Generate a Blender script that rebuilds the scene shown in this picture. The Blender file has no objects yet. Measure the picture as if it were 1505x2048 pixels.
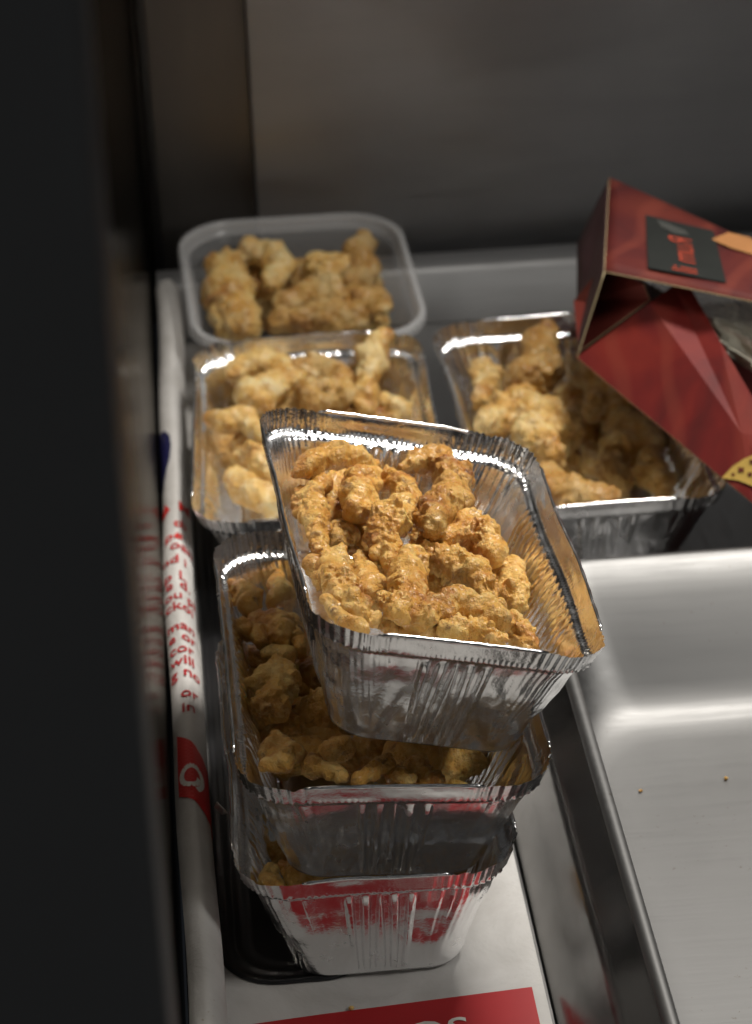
import bpy, bmesh, math, random
import numpy as np
from mathutils import Vector, Matrix, Euler

# ------------------------------------------------------------------ camera, light, exposure
scn = bpy.context.scene
F, TH, YAW, ROLL = 5500.0, math.radians(28), math.radians(4), math.radians(2.2)   # focal length in photo pixels
CAM = np.array([0.0, 0.0, .695])
fw = np.array([math.sin(YAW)*math.cos(TH), math.cos(YAW)*math.cos(TH), -math.sin(TH)])
_r0 = np.array([math.cos(YAW), -math.sin(YAW), 0.0]); _u0 = np.cross(_r0, fw)
rt = math.cos(ROLL)*_r0 - math.sin(ROLL)*_u0
up = math.sin(ROLL)*_r0 + math.cos(ROLL)*_u0
cd = bpy.data.cameras.new('camera'); cam = bpy.data.objects.new('camera', cd); scn.collection.objects.link(cam)
cam.matrix_world = Matrix(((rt[0], up[0], -fw[0], CAM[0]), (rt[1], up[1], -fw[1], CAM[1]), (rt[2], up[2], -fw[2], CAM[2]), (0, 0, 0, 1)))
cd.sensor_fit = 'HORIZONTAL'; cd.sensor_width = 15.6; cd.lens = 15.6*F/1505
cd.clip_start = .02; cd.clip_end = 50
cd.dof.use_dof = True; cd.dof.focus_distance = 1.09; cd.dof.aperture_fstop = 7.5
scn.camera = cam

world = bpy.data.worlds.new('World'); scn.world = world; world.use_nodes = True
bg = world.node_tree.nodes['Background']; bg.inputs[0].default_value = (.80, .86, 1.0, 1); bg.inputs[1].default_value = .009

def area(name, loc, target, sx, sy, power, col, spread=180):
    l = bpy.data.lights.new(name, 'AREA'); l.shape = 'RECTANGLE'; l.size = sx; l.size_y = sy; l.energy = power; l.color = col
    l.spread = math.radians(spread)
    o = bpy.data.objects.new(name, l); scn.collection.objects.link(o); o.location = loc
    o.rotation_euler = (Vector(target)-Vector(loc)).to_track_quat('-Z', 'Y').to_euler()
    return o
area('work_lamp', (.88, .50, .98), (.15, 1.17, .08), .26, .16, .48, (1.0, .97, .92), 50)
area('hood_light', (.42, 1.36, 1.0), (.11, 1.08, .08), .34, .10, 1.75, (1.0, .955, .89), 62)
area('ceiling_light', (.55, -1.6, 1.7), (.10, 1.0, .1), 1.3, .5, .9, (1.0, .98, .95))
scn.view_settings.view_transform = 'Standard'; scn.view_settings.look = 'None'
scn.view_settings.exposure = 0.0; scn.view_settings.gamma = 1
scn.render.engine = 'CYCLES'
scn.cycles.use_denoising = True
scn.cycles.max_bounces = 10; scn.cycles.glossy_bounces = 6; scn.cycles.transparent_max_bounces = 16
scn.cycles.sample_clamp_indirect = 4.0

# ------------------------------------------------------------------ helpers
C = scn.collection
random.seed(7); rng = np.random.default_rng(11)
R = math.radians

def ray(px, py):
    return fw*F + rt*(px-752.5) - up*(py-1024)
def at(px, py, z):
    d = ray(px, py); return CAM + d*((z-CAM[2])/d[2])
def at_plane(px, py, M, zl):
    n = np.array(M.to_3x3() @ Vector((0, 0, 1))); p0 = np.array(M @ Vector((0, 0, zl)))
    d = ray(px, py); return CAM + d*(((p0-CAM)@n)/(d@n))

def link(name, me, mat=None, parent=None):
    o = bpy.data.objects.new(name, me); C.objects.link(o)
    if mat: me.materials.append(mat)
    if parent: o.parent = parent
    return o
def mesh(name, V, Fc, smooth=True):
    me = bpy.data.meshes.new(name); me.from_pydata([tuple(map(float, v)) for v in V], [], [tuple(int(i) for i in f) for f in Fc])
    me.validate()
    if smooth: me.polygons.foreach_set('use_smooth', [True]*len(me.polygons))
    me.update(); return me
def empty(name, M=Matrix()):
    o = bpy.data.objects.new(name, None); C.objects.link(o); o.empty_display_size = .02; o.matrix_world = M; return o
def tag(o, label, cat, group=None):
    o['label'] = label; o['category'] = cat
    if group: o['group'] = group
    return o
def struct(o, kind='structure'):
    o['kind'] = kind; return o

def _hash(i, j, k):
    h = (i*374761393 + j*668265263 + k*2147483647 + 1013904223) & 0xffffffff
    h = ((h ^ (h >> 13))*1274126177) & 0xffffffff
    return ((h ^ (h >> 16)) & 0xffff)/32767.5 - 1.0
def noise(P):
    P = np.asarray(P, float); I = np.floor(P).astype(np.int64); f = P-I; w = f*f*f*(f*(f*6-15)+10)
    out = np.zeros(len(P))
    for a in (0, 1):
        for b in (0, 1):
            for c in (0, 1):
                wt = (w[:, 0] if a else 1-w[:, 0])*(w[:, 1] if b else 1-w[:, 1])*(w[:, 2] if c else 1-w[:, 2])
                out += wt*_hash(I[:, 0]+a, I[:, 1]+b, I[:, 2]+c)
    return out

# ------------------------------------------------------------------ materials
def mat(name):
    m = bpy.data.materials.new(name); m.use_nodes = True; nt = m.node_tree
    return m, nt, nt.nodes['Principled BSDF']
def N(nt, typ, **kw):
    n = nt.nodes.new(typ)
    for k, v in kw.items():
        if k.startswith('i_'):
            n.inputs[k[2:].replace('_', ' ')].default_value = v
        else: setattr(n, k, v)
    return n
def ramp(nt, src, stops):
    r = nt.nodes.new('ShaderNodeValToRGB'); e = r.color_ramp.elements
    while len(e) < len(stops): e.new(.5)
    for el, (p, c) in zip(e, stops): el.position = p; el.color = (*c, 1) if len(c) == 3 else c
    nt.links.new(src, r.inputs[0]); return r.outputs[0]
def g(v): return (v, v, v)
def coords(nt, scale=(1, 1, 1), space='Object', rot=(0, 0, 0)):
    t = nt.nodes.new('ShaderNodeTexCoord'); m = nt.nodes.new('ShaderNodeMapping')
    m.inputs['Scale'].default_value = scale; m.inputs['Rotation'].default_value = rot
    nt.links.new(t.outputs[space], m.inputs[0]); return m.outputs[0]
def nz(nt, vec, scale, detail=4, rough=.55, dist=0):
    n = N(nt, 'ShaderNodeTexNoise'); n.inputs['Scale'].default_value = scale; n.inputs['Detail'].default_value = detail
    n.inputs['Roughness'].default_value = rough; n.inputs['Distortion'].default_value = dist
    nt.links.new(vec, n.inputs['Vector']); return n.outputs['Fac']
def bump(nt, b, src, dist, strength=1.0, prev=None):
    n = N(nt, 'ShaderNodeBump'); n.inputs['Distance'].default_value = dist; n.inputs['Strength'].default_value = strength
    nt.links.new(src, n.inputs['Height'])
    if prev is not None: nt.links.new(prev, n.inputs['Normal'])
    if b is not None: nt.links.new(n.outputs[0], b.inputs['Normal'])
    return n.outputs[0]
def mixc(nt, fac, a, b, mode='MIX'):
    m = nt.nodes.new('ShaderNodeMix'); m.data_type = 'RGBA'; m.blend_type = mode
    for s, i in ((fac, 0), (a, 6), (b, 7)):
        if isinstance(s, (tuple, list)): m.inputs[i].default_value = (*s, 1) if len(s) == 3 else s
        elif isinstance(s, (int, float)): m.inputs[i].default_value = s
        else: nt.links.new(s, m.inputs[i])
    return m.outputs[2]

def metal(name, base, rough, rvar=.1, stretch=(1, 1, 1), scale=40, bumpd=.00002, stain=.15, aniso=0):
    m, nt, b = mat(name); b.inputs['Metallic'].default_value = 1
    v = coords(nt, stretch)
    n1 = nz(nt, v, scale, 6, .65)
    v2 = coords(nt); n2 = nz(nt, v2, 9, 5, .6, .6)
    col = mixc(nt, n2, tuple(c*(1-stain) for c in base), base)
    nt.links.new(col, b.inputs['Base Color'])
    rr = ramp(nt, n1, [(.3, g(max(.02, rough-rvar))), (.7, g(rough+rvar))]); nt.links.new(rr, b.inputs['Roughness'])
    bump(nt, b, n1, bumpd)
    return m
def foil_mat():
    m, nt, b = mat('aluminium_foil'); b.inputs['Metallic'].default_value = 1
    b.inputs['Base Color'].default_value = (.93, .93, .935, 1)
    v = coords(nt)
    n1 = nz(nt, v, 120, 4, .6); n2 = nz(nt, v, 700, 3, .6)
    rr = ramp(nt, n1, [(.3, g(.14)), (.7, g(.30))]); nt.links.new(rr, b.inputs['Roughness'])
    p = bump(nt, None, n1, .0008, .5); bump(nt, b, n2, .00012, .5, p)
    return m
def food_mat(name, shift, dark, tint=(1, 1, 1)):
    m, nt, b = mat(name)
    t = nt.nodes.new('ShaderNodeTexCoord'); oi = nt.nodes.new('ShaderNodeObjectInfo')
    add = N(nt, 'ShaderNodeVectorMath', operation='ADD'); sc = N(nt, 'ShaderNodeVectorMath', operation='SCALE')
    cmb = nt.nodes.new('ShaderNodeCombineXYZ')
    for i in range(3): nt.links.new(oi.outputs['Random'], cmb.inputs[i])
    nt.links.new(cmb.outputs[0], sc.inputs[0]); sc.inputs['Scale'].default_value = 37.0
    nt.links.new(t.outputs['Object'], add.inputs[0]); nt.links.new(sc.outputs[0], add.inputs[1]); v = add.outputs[0]
    big = nz(nt, v, 55, 3, .55, .5); med = nz(nt, v, 190, 5, .65); fine = nz(nt, v, 900, 3, .7)
    s = shift
    tone = ramp(nt, oi.outputs['Random'], [(0, (.66, .58, .50)), (.35, (.92, .90, .86)), (.7, (1.04, 1.04, 1.04)), (1, (1.10, 1.16, 1.30))])
    c1 = ramp(nt, big, [(.30, (.40*s, .150*s, .020*s)), (.42, (.58*s, .275*s, .043*s)), (.54, (.69*s, .385*s, .085*s)), (.68, (.78*s, .53*s, .19*s))])
    flour = ramp(nt, med, [(.51, g(0)), (.64, g(.65))])
    c2 = mixc(nt, flour, c1, (.76*s, .53*s, .22*s))
    crust = ramp(nt, nz(nt, v, 95, 4, .6, 1.0), [(.60, g(0)), (.72, g(dark))])
    c3 = mixc(nt, crust, c2, (.17, .062, .014))
    specks = ramp(nt, fine, [(.62, g(0)), (.70, g(.8))])
    c4 = mixc(nt, specks, c3, (.78*s, .60*s, .34*s))
    c4 = mixc(nt, 1.0, mixc(nt, 1.0, c4, tint, 'MULTIPLY'), tone, 'MULTIPLY')
    nt.links.new(c4, b.inputs['Base Color'])
    rr = ramp(nt, med, [(.35, g(.27)), (.65, g(.62))]); nt.links.new(rr, b.inputs['Roughness'])
    b.inputs['Specular IOR Level'].default_value = .5
    b.inputs['Coat Weight'].default_value = .22; b.inputs['Coat Roughness'].default_value = .22
    b.inputs['Subsurface Weight'].default_value = .18; b.inputs['Subsurface Radius'].default_value = (1.0, .45, .15); b.inputs['Subsurface Scale'].default_value = .0022
    p = bump(nt, None, med, .0022, .9); bump(nt, b, fine, .0013, 1.0, p)
    return m
def print_mat(name, col, rough=.55, var=.12):
    m, nt, b = mat(name); v = coords(nt); n = nz(nt, v, 60, 5, .6)
    c = mixc(nt, n, tuple(x*(1-var) for x in col), tuple(min(1, x*(1+var)) for x in col)); nt.links.new(c, b.inputs['Base Color'])
    b.inputs['Roughness'].default_value = rough; return m
def paper_mat():
    m, nt, b = mat('white_paper'); v = coords(nt)
    n = nz(nt, v, 26, 5, .6, .4); f = nz(nt, v, 500, 3, .6)
    c = ramp(nt, n, [(.25, (.45, .435, .41)), (.6, (.58, .565, .545)), (.85, (.62, .61, .59))]); nt.links.new(c, b.inputs['Base Color'])
    b.inputs['Roughness'].default_value = .6
    p = bump(nt, None, n, .003, .6); bump(nt, b, f, .0001, .5, p); return m
def carton_mat(name, k):
    m, nt, b = mat(name); v = coords(nt, (1, 1, 1))
    n = nz(nt, v, 16, 4, .55, 1.2); f = nz(nt, v, 300, 3, .6)
    v2 = coords(nt, (1, 1, 1), rot=(.4, .3, .7)); wv = N(nt, 'ShaderNodeTexWave'); wv.inputs['Scale'].default_value = 9; wv.inputs['Distortion'].default_value = 6; wv.inputs['Detail'].default_value = 2
    nt.links.new(v2, wv.inputs['Vector'])
    c1 = ramp(nt, n, [(.3, (.060*k, .010, .010)), (.5, (.130*k, .014, .012)), (.7, (.19*k, .024, .015))])
    st = ramp(nt, wv.outputs['Fac'], [(.72, g(0)), (.97, g(.25))])
    c2 = mixc(nt, st, c1, (.28, .06, .035)); nt.links.new(c2, b.inputs['Base Color'])
    b.inputs['Roughness'].default_value = .58; b.inputs['Specular IOR Level'].default_value = .3; bump(nt, b, f, .00008, .5); return m

M_foil = foil_mat(); M_paper = paper_mat()
M_food = food_mat('fried_batter', 1.04, .85, (1.02, 1.0, .90))
M_pale = food_mat('pale_fried_batter', 1.12, .22, (1.0, 1.12, 1.45))
M_pan = metal('worn_pan_aluminium', (.20, .199, .196), .47, .04, (3, 60, 60), 5, .00003, .12)
M_skirt = metal('polished_pan_steel', (.22, .217, .213), .22, .05, (1, 1, 1), 60, .00001, .2)
M_shelf = metal('shelf_steel', (.30, .295, .29), .34, .08, (40, 3, 40), 6, .00003, .2)
M_edge = metal('shelf_edge_aluminium', (.34, .34, .34), .55, .08, (3, 60, 60), 8, .00003, .12)
M_mirror = metal('mirror_steel', (.33, .31, .285), .085, .03, (90, 90, 2), 5, .00001, .2)
def grazing(m, k):
    nt = m.node_tree; b = nt.nodes['Principled BSDF']; gl = nt.nodes.new('ShaderNodeBsdfAnisotropic')
    gl.inputs['Color'].default_value = (*k, 1)
    for a_ in ('Roughness', 'Normal'):
        l = b.inputs[a_].links[0]; nt.links.new(l.from_socket, gl.inputs[a_])
    nt.links.new(gl.outputs[0], nt.nodes['Material Output'].inputs[0])
grazing(M_mirror, (.30, .285, .265))                 # dull, smeared polish
M_back = metal('brushed_wall_steel', (.50, .50, .51), .40, .07, (3, 3, 120), 5, .00003, .25)
def smear(m, rot):
    nt = m.node_tree; b = nt.nodes['Principled BSDF']; v = coords(nt, (2.2, 1, 14), rot=rot); n = nz(nt, v, 3.0, 6, .6, .4)
    old = b.inputs['Roughness'].links[0].from_socket; r_ = ramp(nt, n, [(.35, g(.0)), (.7, g(.08))])
    add = N(nt, 'ShaderNodeMath', operation='ADD'); nt.links.new(old, add.inputs[0]); nt.links.new(r_, add.inputs[1]); nt.links.new(add.outputs[0], b.inputs['Roughness'])
    oc = b.inputs['Base Color'].links[0].from_socket; c = mixc(nt, n, (.78, .78, .78), (1, 1, 1)); nt.links.new(mixc(nt, 1.0, oc, c, 'MULTIPLY'), b.inputs['Base Color'])
smear(M_back, (0, R(-28), 0)); smear(M_pan, (0, 0, R(14)))
def flecks(m, scale, lo, hi, col):
    nt = m.node_tree; b = nt.nodes['Principled BSDF']; v = coords(nt); n = nz(nt, v, scale, 2, .5); w = nz(nt, v, 14, 3, .5)
    f = ramp(nt, n, [(lo, g(0)), (hi, g(1))]); f2 = ramp(nt, w, [(.48, g(0)), (.60, g(.8))])
    k = N(nt, 'ShaderNodeMath', operation='MULTIPLY'); nt.links.new(f, k.inputs[0]); nt.links.new(f2, k.inputs[1])
    oc = b.inputs['Base Color'].links[0].from_socket; nt.links.new(mixc(nt, k.outputs[0], oc, col), b.inputs['Base Color'])
flecks(M_pan, 420, .70, .76, (.10, .085, .07)); flecks(M_paper, 260, .72, .78, (.30, .22, .12))
M_corner = metal('reflection_toned_corner_steel', (.20, .19, .18), .36, .06, (90, 90, 2), 5, .00002, .3)  # wall steel darkened in its base colour to stand for a dim reflection
M_post = metal('dark_post_steel', (.55, .55, .53), .5, .08, (60, 60, 2), 6, .00003, .3)
M_red = print_mat('red_ink', (.42, .012, .016)); M_redl = print_mat('bright_red_ink', (.58, .02, .016))
M_blue = print_mat('navy_ink', (.012, .012, .07), .3); M_black = print_mat('black_ink', (.012, .012, .014)); M_greyink = print_mat('charcoal_ink', (.07, .06, .055))
M_white = print_mat('white_ink', (.72, .69, .64))
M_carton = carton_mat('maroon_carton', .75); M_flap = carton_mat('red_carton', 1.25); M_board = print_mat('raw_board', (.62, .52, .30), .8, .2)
M_inner = print_mat('carton_lining', (.20, .03, .02), .6, .3)
M_label = print_mat('black_label', (.016, .018, .016), .45, .4)
M_tan = print_mat('tan_ink', (.45, .20, .07), .5, .3); M_yel = print_mat('gold_ink', (.60, .40, .09), .5, .2); M_lred = print_mat('label_red', (.42, .06, .03), .5, .3); M_lgrey = print_mat('label_grey', (.06, .062, .056), .5, .3)
M_purple = print_mat('shade_toned_carton_side', (.055, .022, .026), .5, .35)  # carton side with shade put into its colour, the face turned from the light

def plastic_mat(name, clear, col=(.86, .87, .88), rough=.22):
    m, nt, b = mat(name); b.inputs['Base Color'].default_value = (*col, 1); b.inputs['Roughness'].default_value = rough
    v = coords(nt); n = nz(nt, v, 90, 3, .5); bump(nt, b, n, .0004, .4)
    tr = nt.nodes.new('ShaderNodeBsdfTransparent'); tr.inputs[0].default_value = (.93, .93, .93, 1)
    mx = nt.nodes.new('ShaderNodeMixShader'); mx.inputs[0].default_value = 1-clear
    nt.links.new(tr.outputs[0], mx.inputs[1]); nt.links.new(b.outputs[0], mx.inputs[2])
    nt.links.new(mx.outputs[0], nt.nodes['Material Output'].inputs[0]); return m
M_lid = print_mat('black_plastic', (.010, .010, .011), .3, .2)
M_tub = plastic_mat('clear_plastic', .89); M_tubrim = plastic_mat('plastic_rim', .74, (.8, .8, .8)); M_bag = plastic_mat('bag_film', .55, (.80, .76, .62), .18)

M_post.node_tree.nodes['Principled BSDF'].inputs['Metallic'].default_value = 0
# ------------------------------------------------------------------ the setting: shelf, walls, post
WX, WY = -.0232, 1.62                    # side wall and back wall
def sheet(name, prof, y0, y1, ny, m, parent=None, amp=0, seed=0, thick=0):
    """profile of (x, z) points swept along y"""
    ys = np.linspace(y0, y1, ny); V = []; Fc = []
    k = len(prof)
    for y in ys:
        for x, z in prof: V.append((x, y, z))
    V = np.array(V)
    if amp: V[:, 2] += amp*noise(np.c_[V[:, 0]*14+seed, V[:, 1]*9, V[:, 2]*3]) ; V[:, 0] += .4*amp*noise(np.c_[V[:, 1]*8+seed, V[:, 2]*4, V[:, 0]*0+5])
    for i in range(ny-1):
        for j in range(k-1):
            a = i*k+j; Fc.append((a, a+1, a+k+1, a+k))
    return link(name, mesh(name, V, Fc), m, parent)
def box_obj(name, x0, x1, y0, y1, z0, z1, m, parent=None, bev=.0):
    bm = bmesh.new(); bmesh.ops.create_cube(bm, size=1)
    for v in bm.verts: v.co = Vector(((x0+x1)/2+v.co.x*(x1-x0), (y0+y1)/2+v.co.y*(y1-y0), (z0+z1)/2+v.co.z*(z1-z0)))
    if bev: bmesh.ops.bevel(bm, geom=bm.edges[:], offset=bev, segments=3, affect='EDGES', profile=.5)
    me = bpy.data.meshes.new(name); bm.to_mesh(me); bm.free()
    return link(name, me, m, parent)

shelf = struct(box_obj('shelf', -.0215, .75, .40, 1.60, -.02, 0.0, M_shelf, bev=.001))
# raised back edge of the shelf
pr_ = [(1.545, .0005), (1.556, .028), (1.559, .031), (1.566, .0325), (1.580, .0325), (1.583, .030), (1.583, .0005)]
V = []; Fc = []
xs = np.linspace(-.02, .75, 60)
for x in xs:
    for y, z in pr_: V.append((x, y + .012*(x-.14)/.1*.9 if False else y, z))
for i in range(len(xs)-1):
    for j in range(len(pr_)-1):
        a = i*len(pr_)+j; Fc.append((a+1, a, a+len(pr_), a+len(pr_)+1))
be = struct(link('back_edge', mesh('back_edge', V, Fc), M_edge)); be.parent = None
bv = be.modifiers.new('b', 'BEVEL'); bv.width = .001; bv.segments = 2
le = struct(sheet('side_edge', [(-.0140, .0003), (-.0140, .016), (-.0110, .026), (-.0095, .034), (-.0112, .0385), (-.0140, .0420), (-.0180, .0410), (-.0200, .038), (-.0205, .0003)], .40, 1.54, 40, M_edge))
wl = struct(box_obj('side_wall', WX-.03, WX, .56, WY, -.02, 1.15, M_mirror))
wb = struct(box_obj('back_wall', .045, 1.3, WY-.012, WY+.02, -.02, 1.15, M_back, bev=.0015))
wc = struct(box_obj('corner_panel', WX, .0445, WY-.001, WY+.02, -.02, 1.15, M_corner))
# rolled corner trim between side wall and back wall
def tube(name, pts, rad, m, parent=None, seg=10):
    pts = [np.array(p, float) for p in pts]; V = []; Fc = []
    for i, p in enumerate(pts):
        t = pts[min(i+1, len(pts)-1)]-pts[max(i-1, 0)]; t /= np.linalg.norm(t)
        a = np.cross(t, (0, 0, 1) if abs(t[2]) < .9 else (1, 0, 0)); a /= np.linalg.norm(a); b = np.cross(t, a)
        rr = rad[i] if hasattr(rad, '__len__') else rad
        for k in range(seg): th = 2*math.pi*k/seg; V.append(p + rr*(math.cos(th)*a + math.sin(th)*b))
    for i in range(len(pts)-1):
        for k in range(seg): Fc.append((i*seg+k, i*seg+(k+1) % seg, (i+1)*seg+(k+1) % seg, (i+1)*seg+k))
    Fc.append(tuple(range(seg))[::-1]); Fc.append(tuple((len(pts)-1)*seg+k for k in range(seg)))
    return link(name, mesh(name, V, Fc), m, parent)
struct(tube('corner_trim', [(WX+.0045, WY-.005, .0), (WX+.0045, WY-.005, 1.1)], .0035, M_corner))
post = tag(empty('door_post', Matrix.Translation((-.06, .50, 0))), 'dark steel door post beside the mirror-polished side wall', 'post')
p = box_obj('post_body', -.055, .0445, -.03, .03, -.02, 1.1, M_post, post, bev=.004)
p = box_obj('rubber_seal', .030, .0415, .0302, .044, -.02, 1.1, M_black, post, bev=.002)

# ------------------------------------------------------------------ paper liner with its print
prof = [(.1225, .0012), (.10, .0013), (.07, .0012), (.04, .0014), (.02, .0013), (.004, .0014), (-.0060, .0015), (-.0105, .0022), (-.0122, .0060), (-.0120, .013), (-.0100, .0215), (-.0078, .0285), (-.0070, .0335),
        (-.0074, .0375), (-.0092, .0412), (-.0120, .0445), (-.0138, .0456), (-.0158, .0452), (-.0185, .0438), (-.0203, .0420), (-.0215, .0395)]
def lip_shift(y):                      # the paper edge wanders off the wall towards the front
    return .0012*np.sin(y*9+.5) + .0006*np.sin(y*31)
ys = np.linspace(.52, 1.535, 150); V = []; k = len(prof); Fc = []
for y in ys:
    for x, z in prof:
        w = min(1, max(0, z/.04)); V.append((x + w*float(lip_shift(y)), y, z))
V = np.array(V); V[:, 2] += .0004*np.abs(noise(np.c_[V[:, 0]*40, V[:, 1]*22, V[:, 2]*0]))
liner_top = V.reshape(len(ys), k, 3)
for i in range(len(ys)-1):
    for j in range(k-1):
        a = i*k+j; Fc.append((a+1, a, a+k, a+k+1))
liner = tag(link('paper_liner', mesh('paper_liner', V, Fc), M_paper), 'white printed paper liner folded up over the shelf edge by the wall', 'paper')

# arc-length parameter of the liner profile so that print can follow the fold
pp = np.array(prof); seg = np.r_[0, np.cumsum(np.linalg.norm(np.diff(pp, axis=0), axis=1))]
S_END = seg[-1]
def on_liner(s_from_edge, y, off=.0003):
    s = S_END - s_from_edge
    x = np.interp(s, seg, pp[:, 0]); z = np.interp(s, seg, pp[:, 1])
    d = .0005; x2 = np.interp(s+d, seg, pp[:, 0]); z2 = np.interp(s+d, seg, pp[:, 1]); x1 = np.interp(s-d, seg, pp[:, 0]); z1 = np.interp(s-d, seg, pp[:, 1])
    t = np.array((x2-x1, z2-z1)); t /= np.linalg.norm(t)+1e-9; n = np.array((t[1], -t[0])); n = -n if n[1] < 0 else n
    w = min(1, max(0, z/.04))
    return (x + w*float(lip_shift(y)) + n[0]*off, y, z + n[1]*off + .0004)
def text_mesh(body, size):
    cu = bpy.data.curves.new('t', 'FONT'); cu.body = body; cu.size = size; cu.resolution_u = 3; cu.offset = .00012
    o = bpy.data.objects.new('t', cu); C.objects.link(o); dg = bpy.context.evaluated_depsgraph_get()
    me = bpy.data.meshes.new_from_object(o.evaluated_get(dg)); bpy.data.objects.remove(o); return me
def densify(me, l):
    bm = bmesh.new(); bm.from_mesh(me)
    bmesh.ops.triangulate(bm, faces=bm.faces[:])
    for _ in range(4):
        es = [e for e in bm.edges if e.calc_length() > l]
        if not es: break
        bmesh.ops.subdivide_edges(bm, edges=es, cuts=1); bmesh.ops.triangulate(bm, faces=[f for f in bm.faces if len(f.verts) > 3])
    bm.to_mesh(me); bm.free()
# lines of red lettering: (text, distance of its start from the paper edge, y of the baseline, size)
lines = [('M', .0105, 1022, .0130), ('th', .0085, 1056, .0105), ('pe', .0035, 1080, .0115), ('oan', .0065, 1100, .0115), ('nd i', .0015, 1128, .0110), ('p L', .0025, 1160, .0115),
         ('e d.', .0030, 1178, .0115), ('ou pi', .0020, 1200, .0110), ('ckoi', .0020, 1222, .0115), ('man', .0020, 1262, .0110), ('e or', .0025, 1284, .0105), ('cor', .0025, 1308, .0110),
         ('will', .0025, 1332, .0110), ('g no', .0020, 1356, .0110), ('or', .0070, 1398, .0110), ('in', .0070, 1428, .0110)]
lines = [(t, s0, float(at(350, py, .045)[1]), sz) for t, s0, py, sz in lines]
for body, s0, yb, sz in lines:
    me = text_mesh(body, sz*.88); densify(me, .002)
    for v in me.vertices: v.co = on_liner(s0+v.co.x, yb+v.co.y*1.15)
    me.materials.append(M_red if yb < 1.2 else M_redl); o = link('printed_text', me, None, liner)
def liner_patch(name, m, outline, off=.0003, l=.003):
    """outline in (distance from the paper's wall edge, y)"""
    bm = bmesh.new(); f = bm.faces.new([bm.verts.new((a, b, 0)) for a, b in outline]); me = bpy.data.meshes.new(name); bm.to_mesh(me); bm.free(); densify(me, l)
    for v in me.vertices: v.co = on_liner(v.co.x, v.co.y, off)
    me.materials.append(m); return link(name, me, None, liner)
liner_patch('printed_drop', M_blue, [(0, 1.333), (.005, 1.331), (.0080, 1.322), (.0085, 1.310), (.0072, 1.296), (.0045, 1.282), (.0015, 1.268), (0, 1.262)])
liner_patch('printed_arrow', M_redl, [(.0008, 1.240), (.0035, 1.247), (.0066, 1.238), (.0012, 1.232)])
# bright red band with a pale swirl
liner_patch('printed_band', M_redl, [(.004, 1.026), (.022, 1.004), (.026, .958), (.004, .978)])
sw = [(.0065+.0055*(1-t)*0+.006*math.cos(a)*(1-.45*t), .990+.010*math.sin(a)*(1-.45*t)) for t, a in [(i/18, -1.2+i/18*7.5) for i in range(19)]]
for i in range(18):
    (x0, y0), (x1, y1) = sw[i], sw[i+1]; dx, dy = x1-x0, y1-y0; L = math.hypot(dx, dy)+1e-9; w = .0011
    liner_patch('printed_swirl', M_white, [(x0-dy/L*w+.004, y0+dx/L*w*1.6), (x1-dy/L*w+.004, y1+dx/L*w*1.6), (x1+dy/L*w+.004, y1-dx/L*w*1.6), (x0+dy/L*w+.004, y0-dx/L*w*1.6)], .0005, .01)
# large red printed block on the flat of the paper, with white lettering
def flat_patch(name, m, outline, z=.0021, parent=liner):
    bm = bmesh.new(); bm.faces.new([bm.verts.new((a, b, z)) for a, b in outline]); me = bpy.data.meshes.new(name); bm.to_mesh(me); bm.free(); me.materials.append(m)
    for p_ in me.polygons:
        if p_.normal.z < 0: me.flip_normals(); break
    return link(name, me, None, parent)
flat_patch('printed_block', M_red, [(.004, .8745), (.031, .8770), (.1175, .8835), (.1175, .8440), (.004, .8360)])
me = text_mesh('OS', .020); 
for v in me.vertices: v.co = (.064+v.co.x*1.0, .8530+v.co.y*.95 + .07*v.co.x, .0025)
link('printed_text', me, M_white, liner)
# ------------------------------------------------------------------ foil trays
def rrect_params(NC, NSX, NSY):
    """closed perimeter samples: (side key, local t) ; corners by angle, straights by t in 0..1"""
    out = []
    for q in range(4):
        n = NSY if q % 2 == 0 else NSX
        out += [('s', q, i/n) for i in range(n)]
        out += [('c', q, i/NC) for i in range(NC)]
    return out
def rrect_pt(par, a, b, r):
    """a: half x, b: half y. q0: right side (+x) going +y, then corner +x+y, q1: back, ..."""
    kind, q, t = par
    sx, sy = a-r, b-r
    if kind == 's':
        if q == 0: return (a, -sy+2*sy*t), (1, 0)
        if q == 1: return (sx-2*sx*t, b), (0, 1)
        if q == 2: return (-a, sy-2*sy*t), (-1, 0)
        return (-sx+2*sx*t, -b), (0, -1)
    th = math.pi/2*(t+q); cx, cy = ((sx, sy), (-sx, sy), (-sx, -sy), (sx, -sy))[q]
    return (cx+r*math.cos(th), cy+r*math.sin(th)), (math.cos(th), math.sin(th))

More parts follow.
